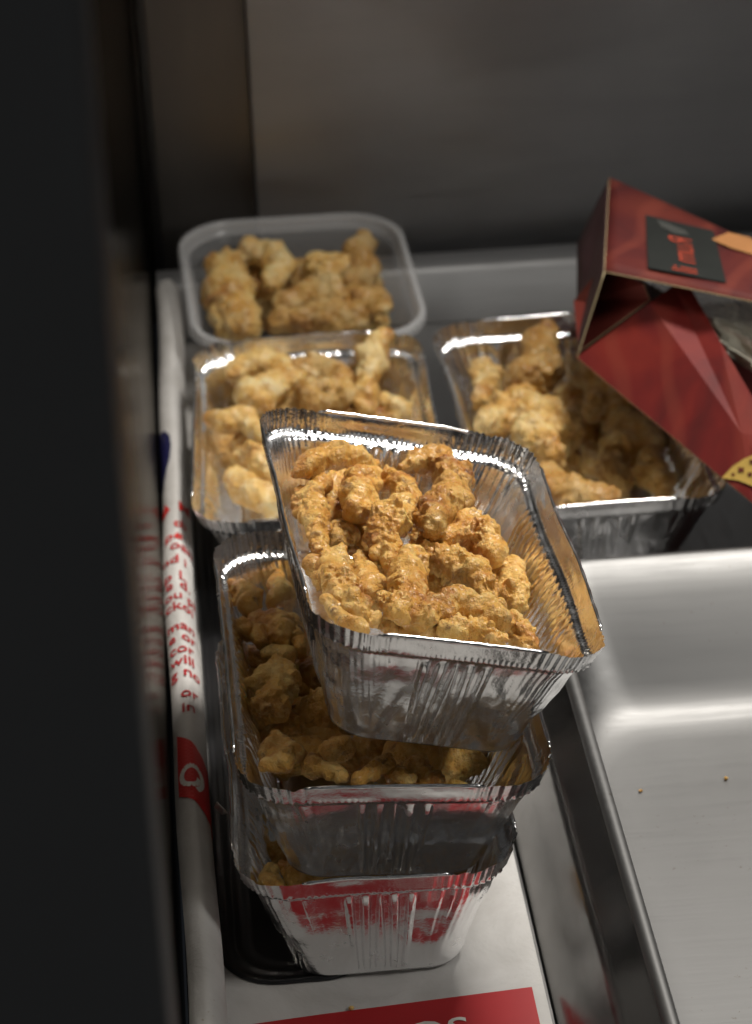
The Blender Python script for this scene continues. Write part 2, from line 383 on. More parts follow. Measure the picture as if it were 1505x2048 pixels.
W0, L0, H0 = .127, .205, .057
def foil_tray(label, M, seed, W=W0, L=L0, H=H0, inset=.0165, crush=1.0, taper=0.0, group='foil takeaway trays'):
    rs = np.random.default_rng(seed)
    root = tag(empty('foil_tray', M), label, 'foil tray', group)
    NC, NSX, NSY = 70, 130, 230
    par = rrect_params(NC, NSX, NSY); n = len(par)
    A, B = W/2, L/2
    lipw = .0055
    a1, b1 = A-lipw, B-lipw            # opening at top of the wall
    ws = H-.0105                       # height of the step under the lip
    lev = [(0.0, 0.0), (.0006, .0010)]+[(z, z/ws) for z in np.linspace(.004, ws, 24)]
    rows = []; Hs = []
    for z, f in lev:
        ins = inset*(1-f) ** 1.0
        rows.append((a1-ins, b1-ins, .019-.004*(1-f), z, 'w', f))
    rows += [(a1+.0012, b1+.0012, .0195, ws+.0004, 't', 0), (a1+.0026, b1+.0026, .020, ws+.0010, 't', .5), (a1+.0032, b1+.0032, .0205, ws+.0022, 't', 1)]
    for f in np.linspace(.15, 1, 8): rows.append((a1+.0032+.0023*f, b1+.0032+.0023*f, .0205+.001*f, ws+.0022+(H-ws-.0022)*f, 'l', f))
    # perimeter length coordinate
    ref = np.array([rrect_pt(p_, A, B, .02)[0] for p_ in par]); s = np.r_[0, np.cumsum(np.linalg.norm(np.diff(ref, axis=0), axis=1))]
    corner = np.zeros(n); ccen = np.zeros(n)
    for i, (kind, q, t) in enumerate(par):
        if kind == 'c': corner[i] = 1; ccen[i] = (t-.5)*2
        else:
            Ls = (NSY if q % 2 == 0 else NSX); d = min(t, 1-t)*((2*(B-.02)) if q % 2 == 0 else 2*(A-.02)); corner[i] = math.exp(-(d/.010)**2); ccen[i] = 0
    ph = rs.uniform(0, 100)
    # irregular pleats
    pl = noise(np.c_[s*290, s*0+ph, s*0]) ; pl2 = noise(np.c_[s*900, s*0+ph+7, s*0])
    sharp = 1-2*np.abs(np.mod(s*310+1.3*noise(np.c_[s*60, s*0+ph, s*0+3]), 1)-.5)*2     # triangle wave, uneven period
    fine = 1-2*np.abs(np.mod(s*430+1.1*noise(np.c_[s*90, s*0+ph, s*0+9]), 1)-.5)*2
    V = []
    for ri, (a, b, r_, z, typ, f) in enumerate(rows):
        pts = np.empty((n, 3)); nr = np.empty((n, 2))
        for i, p_ in enumerate(par):
            (x, y), (nx, ny) = rrect_pt(p_, a, b, r_); pts[i] = (x, y, z); nr[i] = (nx, ny)
        disp = np.zeros(n); dz = np.zeros(n)
        for i, (kind, q, t) in enumerate(par): pass
        tt = np.array([p_[2] for p_ in par]); qq = np.array([p_[1] for p_ in par]); st = np.array([p_[0] == 's' for p_ in par])
        if typ == 'w':
            win = np.clip(min(f/.10, (1-f)/.12), 0, 1)
            # pressed ribs in the middle of each side
            for q in range(4):
                m_ = st & (qq == q); Ls = 2*(B-.02) if q % 2 == 0 else 2*(A-.02)
                x = (tt[m_]-.5)*Ls; per = .0080 if q % 2 else .0062
                lim = .0185 if q % 2 else .060
                lean = (f-.5)*.003*np.sign(x)
                wv = np.clip(np.cos(2*math.pi*(x+lean)/per)*1.9, -1, 1)
                disp[m_] += .00125*win*wv*np.clip((lim-np.abs(x))/.003, 0, 1)
            # diagonal fan creases at each end of the sides, running into the corners
            fan = np.zeros(n)
            for q in range(4):
                m_ = st & (qq == q); Ls = 2*(B-.02) if q % 2 == 0 else 2*(A-.02)
                d = np.minimum(tt[m_], 1-tt[m_])*Ls; u_ = (d+.010)/(.35+f)      # lines radiate from below
                fan[m_] = noise(np.c_[u_*150, d*0+ph+q, d*0+2])*np.clip((.026-d)/.012, 0, 1)
            disp += .0012*fan*win*crush
            disp += corner*f*(.00016*sharp+.0005*pl)*crush
            P3 = np.c_[pts[:, 0]*55+ph, pts[:, 1]*55, pts[:, 2]*70]
            nn = noise(P3); nn2 = noise(P3*2.7+5)
            disp += crush*(.0009*nn*win + .00022*(1-2*np.abs(nn2))*win)
        elif typ == 't':
            dz += .00035*fine*(1-f*.5); disp += .00035*fine
            disp += corner*.0005*sharp
        else:
            disp += corner*(.00042*sharp*(.4+.6*f)+.0004*pl) ; dz += -corner*f*.0012*np.abs(pl) + corner*f*.0006*sharp*.5
            disp += (1-corner)*.00035*noise(np.c_[s*60, s*0+f*2+ph, s*0])
        # slow bend of the whole wall, larger towards the top
        h = z/H
        disp += crush*.0014*h*noise(np.c_[s*17, s*0+ph, s*0+11]); dz += crush*.0010*h*noise(np.c_[s*14+40, s*0+ph, s*0+17])
        pts[:, :2] += nr*disp[:, None]; pts[:, 2] += dz; pts[:, 0] *= 1+taper*pts[:, 1]/B
        V.append(pts)
    V = np.array(V); nl = len(rows)
    def loft(rows_idx, name, extra_base=False):
        vv = [tuple(v) for r_ in rows_idx for v in V[r_]]; ff = []
        for a in range(len(rows_idx)-1):
            for i in range(n): j = (i+1) % n; ff.append((a*n+i, a*n+j, (a+1)*n+j, (a+1)*n+i))
        if extra_base:
            base = V[0]; o0 = len(vv); prev = list(range(n))
            for kx, sc_ in enumerate((.93, .9, .6, .3)):
                ring = base*np.array([sc_, sc_, 1]); ring[:, 2] = .0008 if kx > 0 else .0
                ring[:, 2] += .0003*noise(np.c_[ring[:, 0]*80+ph, ring[:, 1]*80, ring[:, 2]*0])
                st_ = len(vv); vv += [tuple(v) for v in ring]; cur = list(range(st_, st_+n))
                for i in range(n): j = (i+1) % n; ff.append((prev[j], prev[i], cur[i], cur[j]))
                prev = cur
            vv.append((0, 0, .0008)); c_ = len(vv)-1
            for i in range(n): ff.append((prev[(i+1) % n], prev[i], c_))
        return mesh(name, vv, ff)
    nw = len(lev)
    link('shell', loft(list(range(nw+1)), 'shell', True), M_foil, root)
    link('rim', loft(list(range(nw, nl)), 'rim'), M_foil, root)
    # rolled bars along the straight runs of the rim
    top = V[-1]
    for q in range(4):
        idx = [i for i, p_ in enumerate(par) if p_[0] == 's' and p_[1] == q]; idx = idx[6:-6:6]
        pts = [top[i]+np.array((0, 0, .0002)) for i in idx]
        rad = [.0004]+[.00085+.00012*math.sin(i*1.7+seed) for i in range(len(pts)-2)]+[.0004]
        tube('rolled_edge', pts, rad, M_foil, root, 8)
    return root

def TM(x, y, z, yaw, pit, rol):
    return Matrix.Translation((x, y, z)) @ Matrix.Rotation(R(yaw), 4, 'Z') @ Matrix.Rotation(R(pit), 4, 'X') @ Matrix.Rotation(R(rol), 4, 'Y')
T_bot = TM(.0570, .9815, .0036, .4, 0, 0)
T_mid = TM(.0610, .9812, .0510, .6, .5, 4.0)
T_top = TM(.0760, .9810, .1085, 2.4, -1.5, 14.0)
T_B = TM(.0600, 1.2955, .0050, -1.5, 1.6, .5)
T_R = TM(.1975, 1.3035, .0010, 1.5, 3.2, .8)
foil_tray('open foil tray tilted on top of the stack, heaped with golden fried pieces', T_top, 3, W=.121, taper=.035)
foil_tray('middle foil tray of the stack, shaded under the tilted tray', T_mid, 5, W=.123)
foil_tray('lowest foil tray of the stack, standing on the printed paper', T_bot, 9, W=.111, H=.061, inset=.0150)
foil_tray('foil tray of pale fried pieces between the stack and the plastic tub', T_B, 14)
foil_tray('foil tray standing half under the red carton', T_R, 21)

# ------------------------------------------------------------------ black plastic lid under the stack
def lid():
    x0, x1, y0, y1 = -.0075, .058, .8985, 1.36
    root = tag(empty('black_lid', Matrix.Translation(((x0+x1)/2, (y0+y1)/2, .0022))), 'flat black plastic lid with ridged edge under the stack of foil trays', 'lid')
    par = rrect_params(16, 8, 20); n = len(par); A, B = (x1-x0)/2, (y1-y0)/2
    rows = [(0, .0001), (.0004, .0010), (.0018, .0013), (.0030, .0006), (.0050, .0005), (.0062, .0011), (.0076, .0011), (.0088, .0004), (.012, .0004), (.0135, .0009), (.0150, .0004), (.03, .0003)]
    vv = []; ff = []
    for d, z in rows:
        for p_ in par: (x, y), _ = rrect_pt(p_, A-d, B-d, max(.002, .024-d*.6)); vv.append((x, y, z))
    for a in range(len(rows)-1):
        for i in range(n): j = (i+1) % n; ff.append((a*n+i, a*n+j, (a+1)*n+j, (a+1)*n+i))
    ff.append(tuple((len(rows)-1)*n+i for i in range(n)))
    me = mesh('panel', vv, ff); link('panel', me, M_lid, root)
lid()

# ------------------------------------------------------------------ plastic tub
def tub(M):
    root = tag(empty('plastic_tub', M), 'clear plastic tub of pale fried pieces against the back edge', 'tub')
    par = rrect_params(14, 10, 14); n = len(par)
    A, B, Hh = .067, .080, .062
    def loft(rows, name, m, cap=False):
        vv = []; ff = []
        for a, b, r_, z in rows:
            for p_ in par: (x, y), _ = rrect_pt(p_, a, b, r_); vv.append((x, y, z))
        for a in range(len(rows)-1):
            for i in range(n): j = (i+1) % n; ff.append((a*n+i, a*n+j, (a+1)*n+j, (a+1)*n+i))
        if cap: ff.append(tuple(range(n))[::-1])
        return link(name, mesh(name, vv, ff), m, root)
    w = loft([(A-.020, B-.022, .020, .0005), (A-.017, B-.019, .022, .002), (A-.015, B-.016, .024, .006), (A-.011, B-.011, .027, .028), (A-.007, B-.007, .030, .050), (A-.0055, B-.0055, .031, .0535)], 'wall', M_tub, True)
    sd = w.modifiers.new('s', 'SOLIDIFY'); sd.thickness = .0006
    rm = loft([(A-.0055, B-.0055, .031, .0535), (A-.0035, B-.0035, .032, .0545), (A-.0032, B-.0032, .032, .0600), (A-.002, B-.002, .033, .0615), (A, B, .034, .0612), (A+.0002, B+.0002, .034, .0560)], 'rim', M_tubrim)
    sd = rm.modifiers.new('s', 'SOLIDIFY'); sd.thickness = .0009
    return root
T_tub = TM(.0627, 1.4840, .0040, 2.0, 4.2, 1.0)
tub(T_tub)

# ------------------------------------------------------------------ fried pieces
def chain_mesh(pts, rads, seed, voxel, lump=1.0):
    """blobs along a bent path, fused by voxel remeshing, then roughened like batter"""
    rs = np.random.default_rng(seed); bm = bmesh.new()
    P_ = []; Q = []
    for i in range(len(pts)):
        P_.append(pts[i]); Q.append(rads[i])
        if i+1 < len(pts):
            d = np.linalg.norm(pts[i+1]-pts[i]); k = max(1, int(d/(.45*min(rads[i], rads[i+1]))))
            for j in range(1, k): f = j/k; P_.append(pts[i]*(1-f)+pts[i+1]*f); Q.append(rads[i]*(1-f)+rads[i+1]*f)
    P2 = list(zip(P_, Q))
    for p_, r_ in list(P2):                    # small side knobs
        if rs.random() < .75*lump:
            d = rs.normal(size=3); d /= np.linalg.norm(d); P2.append((p_+d*r_*.72, r_*rs.uniform(.34, .66)))
    for p_, r_ in P2:
        S = Matrix.Translation(p_) @ Euler(rs.uniform(0, 6, 3)).to_matrix().to_4x4() @ Matrix.Diagonal((r_*rs.uniform(.9, 1.18), r_*rs.uniform(.75, 1.1), r_*rs.uniform(.68, 1.0), 1))
        bmesh.ops.create_icosphere(bm, subdivisions=2, radius=1, matrix=S)
    me = bpy.data.meshes.new('tmp'); bm.to_mesh(me); bm.free()
    o = bpy.data.objects.new('tmp', me); C.objects.link(o)
    md = o.modifiers.new('r', 'REMESH'); md.mode = 'VOXEL'; md.voxel_size = voxel
    sm = o.modifiers.new('s', 'SMOOTH'); sm.iterations = 5; sm.factor = .5
    dg = bpy.context.evaluated_depsgraph_get(); out = bpy.data.meshes.new_from_object(o.evaluated_get(dg)); bpy.data.objects.remove(o); bpy.data.meshes.remove(me)
    nv = len(out.vertices); co = np.empty(nv*3); out.vertices.foreach_get('co', co); co = co.reshape(-1, 3)
    no = np.empty(nv*3); out.vertices.foreach_get('normal', no); no = no.reshape(-1, 3)
    q = co + seed*3.17
    warp = np.c_[noise(q*110), noise(q*110+31), noise(q*110+67)]*.0012
    q2 = q+warp
    n1 = noise(q2*105); n2 = noise(q2*240+9); n3 = noise(q2*560+21)
    rid = 1-2*np.abs(noise(q2*170+41))
    crumb = np.clip(noise(q2*430+77)-.25, 0, 1); patch = np.clip(noise(q*70+13)*1.6+.2, 0, 1)
    big = max(rads)
    d = (.0017*n1 + .0013*n2*(.35+.65*patch) - .0004*np.clip(rid-.6, 0, 1)*2.2 + .0021*np.sqrt(crumb)*(.25+.75*patch) + .0011*np.sqrt(np.clip(noise(q2*760+19)-.3, 0, 1))*patch + .0010*n3*patch + .0006*noise(q2*370+55))*min(1, big/.006)*lump
    co = co + no*d[:, None]
    out.vertices.foreach_set('co', co.ravel()); out.polygons.foreach_set('use_smooth', [True]*len(out.polygons)); out.update()
    return out

def food(spec, M, label, group, m, voxel, seed0, fat=1.16):
    """spec: list of (label or None, local height, [(px, py, radius px[, extra height])...])"""
    for i, (lb, zl, pts) in enumerate(spec):
        W_ = []; Rr = []
        for t in pts:
            dzl = t[3] if len(t) > 3 else 0
            p_ = at_plane(t[0], t[1], M, zl+dzl); depth = (p_-CAM)@fw; W_.append(p_); Rr.append(max(.0022, t[2]*depth/F*fat))
        W_ = np.array(W_); c = W_.mean(axis=0); base = c.copy(); base[2] = (W_[:, 2]-np.array(Rr)).min()
        me = chain_mesh(W_-base, np.array(Rr), seed0+i, voxel); me.name = 'fried_piece'
        o = link('fried_piece', me, m); o.location = base
        tag(o, lb or label, 'fried chicken', group)

top_spec = [
 ('smooth arched fried strip against the back rim of the topmost tray', .047, [(600, 945, 20), (636, 915, 25, .003), (677, 908, 26, .005), (719, 920, 22, .003), (745, 932, 14)]),
 ('dark brown crusty nub beside the long curled piece in the topmost tray', .048, [(728, 957, 30), (715, 991, 36), (722, 1020, 27)]),
 ('long curled golden strip across the middle of the topmost tray', .051, [(771, 953, 20), (806, 975, 27), (814, 1008, 30), (785, 1040, 35), (760, 1062, 35), (774, 1095, 29, -.003), (781, 1132, 21, -.006)]),
 ('broad hooked fried piece with a smooth round tip in the topmost tray', .050, [(802, 936, 15), (843, 922, 24), (885, 931, 32), (909, 952, 32), (906, 991, 30), (873, 1024, 32, .003), (868, 1045, 26, .004)]),
 ('narrow orange fried strip along the left rim of the topmost tray', .043, [(646, 967, 17), (624, 991, 21), (621, 1026, 25), (631, 1060, 20), (637, 1100, 15)]),
 ('crumbly cluster with dark burnt flecks in the topmost tray', .036, [(667, 1005, 21), (664, 1047, 17), (686, 1042, 17), (674, 1081, 21), (698, 1074, 19)]),
 ('knobbly fried strip in the front left of the topmost tray', .044, [(670, 1123, 27), (676, 1162, 33), (690, 1190, 31), (712, 1217, 23)]),
 ('small pale angular fried nugget in the topmost tray', .040, [(726, 1123, 22), (733, 1159, 26), (735, 1185, 20)]),
 ('upright bumpy fried strip in the centre front of the topmost tray', .047, [(823, 1123, 29), (817, 1157, 35), (822, 1192, 31), (800, 1224, 23), (766, 1196, 15, -.004)]),
 ('bent fried strip lying crosswise at the right of the topmost tray', .042, [(849, 1104, 21), (892, 1123, 33), (940, 1143, 33), (968, 1171, 27), (977, 1195, 19)]),
 ('rough floury lump with a cracked crust in the topmost tray', .047, [(894, 1080, 22), (933, 1062, 36), (966, 1076, 37), (990, 1102, 23)]),
 ('rounded fried nub against the right wall of the topmost tray', .037, [(1023, 1132, 22), (1030, 1157, 30), (1020, 1192, 26), (1040, 1209, 13)]),
 ('long fried strip lying along the front rim of the topmost tray', .045, [(829, 1233, 25), (871, 1217, 33), (919, 1211, 34), (966, 1226, 33), (999, 1247, 23)]),
 ('flat fried piece tucked behind the front rim of the topmost tray', .040, [(905, 1268, 26), (947, 1264, 30), (992, 1281, 26)]),
 ('small fried nub at the front right corner of the topmost tray', .034, [(1040, 1271, 24), (1057, 1290, 19)]),
 (None, .040, [(680, 1219, 15), (707, 1233, 17), (747, 1239, 15)]),
 (None, .036, [(766, 1243, 14), (785, 1254, 14)]),
 ('tiny golden bit between the hooked piece and the floury lump', .040, [(926, 1024, 16), (940, 1034, 12)]),
 (None, .040, [(602, 985, 16), (606, 1020, 18)]), (None, .040, [(632, 1130, 18), (646, 1165, 20)]), ('thin crumbly strip at the front left corner of the topmost tray', .042, [(660, 1205, 18), (690, 1240, 18), (730, 1258, 15)]), (None, .036, [(815, 1262, 20), (860, 1272, 22)]), (None, .034, [(1000, 1130, 22), (1000, 1165, 24)]), (None, .036, [(1010, 1255, 22), (1030, 1240, 22)]),
 (None, .030, [(730, 1070, 30), (745, 1120, 30)]), (None, .028, [(850, 1070, 34), (880, 1060, 28)]), (None, .030, [(690, 960, 30), (640, 985, 26)]),
 (None, .026, [(770, 1170, 34), (740, 1200, 30)]), (None, .026, [(860, 1180, 36), (900, 1190, 34)]), (None, .026, [(980, 1210, 34), (1010, 1230, 28)]), (None, .028, [(820, 960, 36), (860, 970, 36)]), (None, .024, [(650, 1060, 30), (660, 1110, 30)]),
]
food(top_spec, T_top, 'plain golden fried piece half buried in the topmost tray', 'fried pieces in the topmost tray', M_food, .00058, 100, 1.20)
B_spec = [
 ('large fried clump at the back left of the tray by the tub', .045, [(471, 751, 24), (507, 729, 30), (551, 733, 30), (575, 763, 30), (503, 795, 34)]),
 ('large fried clump beside the upright strip in the tray by the tub', .044, [(599, 743, 24), (639, 741, 30), (679, 759, 28), (687, 791, 24), (623, 795, 34)]),
 ('fried strip standing upright at the back of the tray by the plastic tub', .046, [(763, 682, 25, .014), (748, 719, 30, .008), (736, 763, 26), (731, 803, 22, -.004)]),
 ('small hooked fried piece against the right wall of the tray by the tub', .034, [(759, 803, 18), (798, 823, 23), (838, 833, 20)]),
 ('orange fried strip poking over the left rim of the tray by the tub', .052, [(420, 839, 14), (456, 847, 23), (495, 843, 24), (519, 870, 24)]),
 ('dark orange fried piece under the strip poking over the left rim', .040, [(487, 890, 30), (515, 922, 32), (535, 938, 28)]),
 ('pale fried nugget at the front left of the tray by the tub', .037, [(468, 954, 20), (487, 978, 29), (519, 994, 31), (551, 1000, 29)]),
 (None, .028, [(560, 830, 40), (620, 840, 40)]), (None, .028, [(680, 840, 38), (760, 850, 36)]), (None, .024, [(540, 770, 36), (600, 770, 40), (680, 790, 36)]), (None, .024, [(460, 880, 28), (470, 920, 26)]), (None, .026, [(580, 900, 38), (620, 950, 38)]),
]
food(B_spec, T_B, 'pale golden fried piece in the tray between stack and tub', 'fried pieces in the tray by the tub', M_pale, .0010, 200)
tub_spec = [
 ('tall knobbly fried piece at the left of the plastic tub', .050, [(432, 522, 18), (460, 537, 30), (454, 571, 40), (462, 611, 44), (479, 651, 44)]),
 ('arched fried piece bridging a dark hollow in the plastic tub', .052, [(495, 502, 26), (535, 506, 28), (563, 532, 30), (545, 567, 22)]),
 ('pointed fried piece sticking up at the right of the plastic tub', .054, [(733, 484, 20, .006), (717, 510, 27, .003), (735, 547, 26), (703, 567, 24)]),
 ('smooth oval fried piece lying on top in the plastic tub', .052, [(635, 534, 30), (671, 534, 30), (655, 555, 26)]),
 ('wide lumpy fried piece across the middle of the plastic tub', .046, [(577, 603, 26), (623, 591, 36), (679, 595, 36), (727, 607, 34), (757, 601, 26)]),
 ('low row of fried lumps at the front of the plastic tub', .042, [(559, 643, 26), (599, 643, 28), (663, 639, 34), (711, 635, 30)]),
 (None, .030, [(560, 590, 40), (600, 560, 40)]), (None, .030, [(500, 570, 40), (520, 620, 40)]), (None, .028, [(690, 560, 38), (740, 570, 30)]), (None, .024, [(640, 670, 40), (740, 650, 36)]),
]
food(tub_spec, T_tub, 'pale golden fried piece heaped in the plastic tub', 'fried pieces in the plastic tub', M_pale, .0011, 300)
R_spec = [
 ('tall fried piece rising at the back of the tray under the carton', .052, [(1096, 660, 20, .006), (1072, 692, 34, .002), (1087, 729, 40), (1052, 764, 40)]),
 ('small pale lumps at the left wall of the tray under the carton', .040, [(966, 738, 22), (981, 764, 25), (963, 796, 19)]),
 ('largest knobbly fried piece in the tray under the carton', .044, [(988, 844, 34), (1039, 819, 44), (1087, 835, 47), (1121, 861, 40), (1063, 870, 40), (1103, 906, 30)]),
 ('fried piece just below the open corner of the carton', .038, [(1176, 755, 26), (1216, 775, 32), (1202, 817, 30), (1260, 802, 24)]),
 ('fried piece under the lower edge of the carton flap', .032, [(1238, 841, 32), (1280, 870, 32), (1300, 886, 24), (1229, 884, 26)]),
 ('upright shaded fried piece near the front of the tray under the carton', .026, [(1238, 912, 24), (1222, 948, 28), (1238, 974, 26)]),
 ('small frilly fried piece at the front right of the tray under the carton', .030, [(1302, 914, 22), (1315, 952, 28), (1328, 974, 22), (1297, 950, 22)]),
 ('flat floury fried piece along the front rim of the tray under the carton', .040, [(1094, 952, 27), (1116, 976, 33), (1176, 992, 31), (1218, 998, 21)]),
 (None, .020, [(1150, 800, 44), (1170, 860, 44)]), (None, .018, [(1190, 920, 40), (1280, 930, 36)]), (None, .022, [(1150, 720, 40), (1010, 700, 36)]), (None, .018, [(1120, 930, 40), (1060, 920, 36)]), (None, .020, [(1330, 860, 34), (1290, 820, 36)]),
]
food(R_spec, T_R, 'shaded fried piece deep in the tray under the carton', 'fried pieces in the tray under the carton', M_pale, .0010, 400)
mid_spec = [
 ('crumbly fried lump at the left wall of the middle tray, rear end', .042, [(462, 1173, 17), (485, 1190, 23), (508, 1196, 22), (493, 1218, 20)]),
 ('thin upright fried tip beside the tilted tray, in the middle tray', .042, [(559, 1147, 11), (553, 1173, 19), (570, 1190, 23), (547, 1201, 20)]),
 ('broad fried cluster in the shade of the tilted tray, middle tray', .042, [(493, 1261, 20), (519, 1247, 24), (553, 1246, 28), (559, 1269, 26), (536, 1275, 24)]),
 (None, .038, [(583, 1252, 20), (589, 1281, 22), (600, 1300, 18)]),
 (None, .038, [(547, 1309, 18), (572, 1312, 18)]),
 ('pointed fried piece in the shadow of the tilted tray, middle tray', .040, [(504, 1368, 11), (533, 1356, 25), (567, 1340, 27), (570, 1371, 30), (532, 1415, 25), (559, 1417, 28)]),
 ('round bobbly fried nugget at the front left corner of the middle tray', .047, [(535, 1498, 25), (559, 1492, 29), (585, 1504, 27), (559, 1524, 29), (529, 1530, 20)]),
 ('hollow-ended fried tube at the front rim of the middle tray', .044, [(625, 1530, 19), (655, 1541, 18), (680, 1547, 16)]),
 ('slim fried strip leaning on the front rim of the middle tray', .043, [(719, 1562, 16), (744, 1543, 18), (773, 1528, 18)]),
 (None, .036, [(655, 1506, 22), (687, 1496, 22)]), (None, .036, [(832, 1538, 20), (862, 1560, 16)]), ('last small fried piece at the right end of the middle tray front rim', .036, [(905, 1578, 16), (928, 1580, 15)]), (None, .038, [(793, 1554, 18), (815, 1560, 14)]),
 (None, .016, [(600, 1440, 46), (640, 1480, 44)]), (None, .016, [(520, 1390, 40), (600, 1370, 44)]), (None, .016, [(500, 1240, 40), (590, 1220, 40)]), (None, .018, [(560, 1500, 44), (640, 1520, 40)]), (None, .016, [(500, 1150, 36), (570, 1130, 36)]), (None, .018, [(500, 1480, 30), (490, 1430, 30)]),
 (None, .030, [(800, 1515, 40), (850, 1520, 36)]), (None, .024, [(520, 1440, 34), (560, 1450, 36)]), (None, .022, [(510, 1320, 34), (560, 1340, 36)]), (None, .020, [(700, 1520, 40), (780, 1500, 40)]), (None, .020, [(880, 1530, 40), (940, 1520, 34)]), (None, .022, [(640, 1440, 44), (740, 1420, 44)]), (None, .022, [(860, 1420, 44), (640, 1350, 40)]),
]
food(mid_spec, T_mid, 'golden fried piece lying in the middle tray of the stack', 'fried pieces in the middle tray', M_food, .0009, 500)
bot_spec = [
 ('single fried piece showing at the left front of the lowest tray', .043, [(540, 1738, 14), (532, 1758, 17), (552, 1766, 15)]),
 (None, .030, [(600, 1760, 40), (680, 1755, 40)]), (None, .030, [(760, 1750, 40), (860, 1740, 38)]), (None, .024, [(512, 1690, 22), (508, 1650, 22)]), (None, .018, [(545, 1720, 30), (575, 1700, 30)]), (None, .016, [(545, 1640, 30), (540, 1600, 30)]), (None, .022, [(930, 1720, 26), (950, 1690, 24)]),
]
food(bot_spec, T_bot, 'fried piece hidden under the middle tray in the lowest tray', 'fried pieces in the lowest tray', M_food, .0011, 600)

# ------------------------------------------------------------------ large metal pan at the right
def pan():
    x0, x1, y0, y1 = .157, .60, .56, 1.134
    root = tag(empty('metal_pan', Matrix.Translation(((x0+x1)/2, (y0+y1)/2, 0))), 'large worn aluminium pan with rounded rim beside the stack', 'pan')
    A, B = (x1-x0)/2, (y1-y0)/2
    par = rrect_params(16, 50, 60); n = len(par)
    def row(dx, dy, r_, z, sgn=-1):
        out = []
        for p_ in par:
            (x, y), _ = rrect_pt(p_, A+sgn*dx, B+sgn*dy, max(.004, r_)); out.append((x, y, z))
        return out
    def loft(rows, name, m, cap=False):
        vv = [v for r_ in rows for v in r_]; ff = []
        for a in range(len(rows)-1):
            for i in range(n): j = (i+1) % n; ff.append((a*n+i, (a+1)*n+i, (a+1)*n+j, a*n+j))
        if cap:
            c_ = len(vv); vv.append((0, 0, rows[-1][0][2])); o_ = (len(rows)-1)*n
            for i in range(n): ff.append((o_+(i+1) % n, o_+i, c_))
        me = mesh(name, vv, ff); return link(name, me, m, root)
    basin = [row(dx*.40+.0012, dy, r_, z) for dx, dy, r_, z in ((.0020, .004, .022, .0556), (.0035, .010, .021, .0530), (.0055, .020, .022, .0455), (.0075, .031, .024, .0360), (.0095, .042, .026, .0255), (.0120, .050, .028, .0165),
             (.0150, .0570, .030, .0105), (.0190, .0640, .032, .0070), (.025, .072, .034, .0052), (.032, .082, .036, .0045), (.06, .12, .04, .0040))]
    loft(basin, 'basin', M_pan, True)
    loft([row(.0035, .0020, .022, .0520, 1), row(.0042, .0030, .022, .0545, 1), row(.0030, .0022, .022, .0562, 1), row(.0010, .0008, .022, .0568, 1), row(.0008, .0018, .022, .0566), row(.0020*.4+.0012, .004, .022, .0556)], 'rim', M_pan)
    loft([row(.033, .030, .045, .0008, 1), row(.031, .028, .044, .004, 1), row(.0185, .0135, .030, .0400, 1), row(.0165, .0120, .029, .0432, 1), row(.0140, .0105, .028, .0447, 1), row(.0050, .0035, .023, .0505, 1), row(.0035, .0020, .022, .0520, 1)], 'outer_skirt', M_skirt)
    return root
pan()

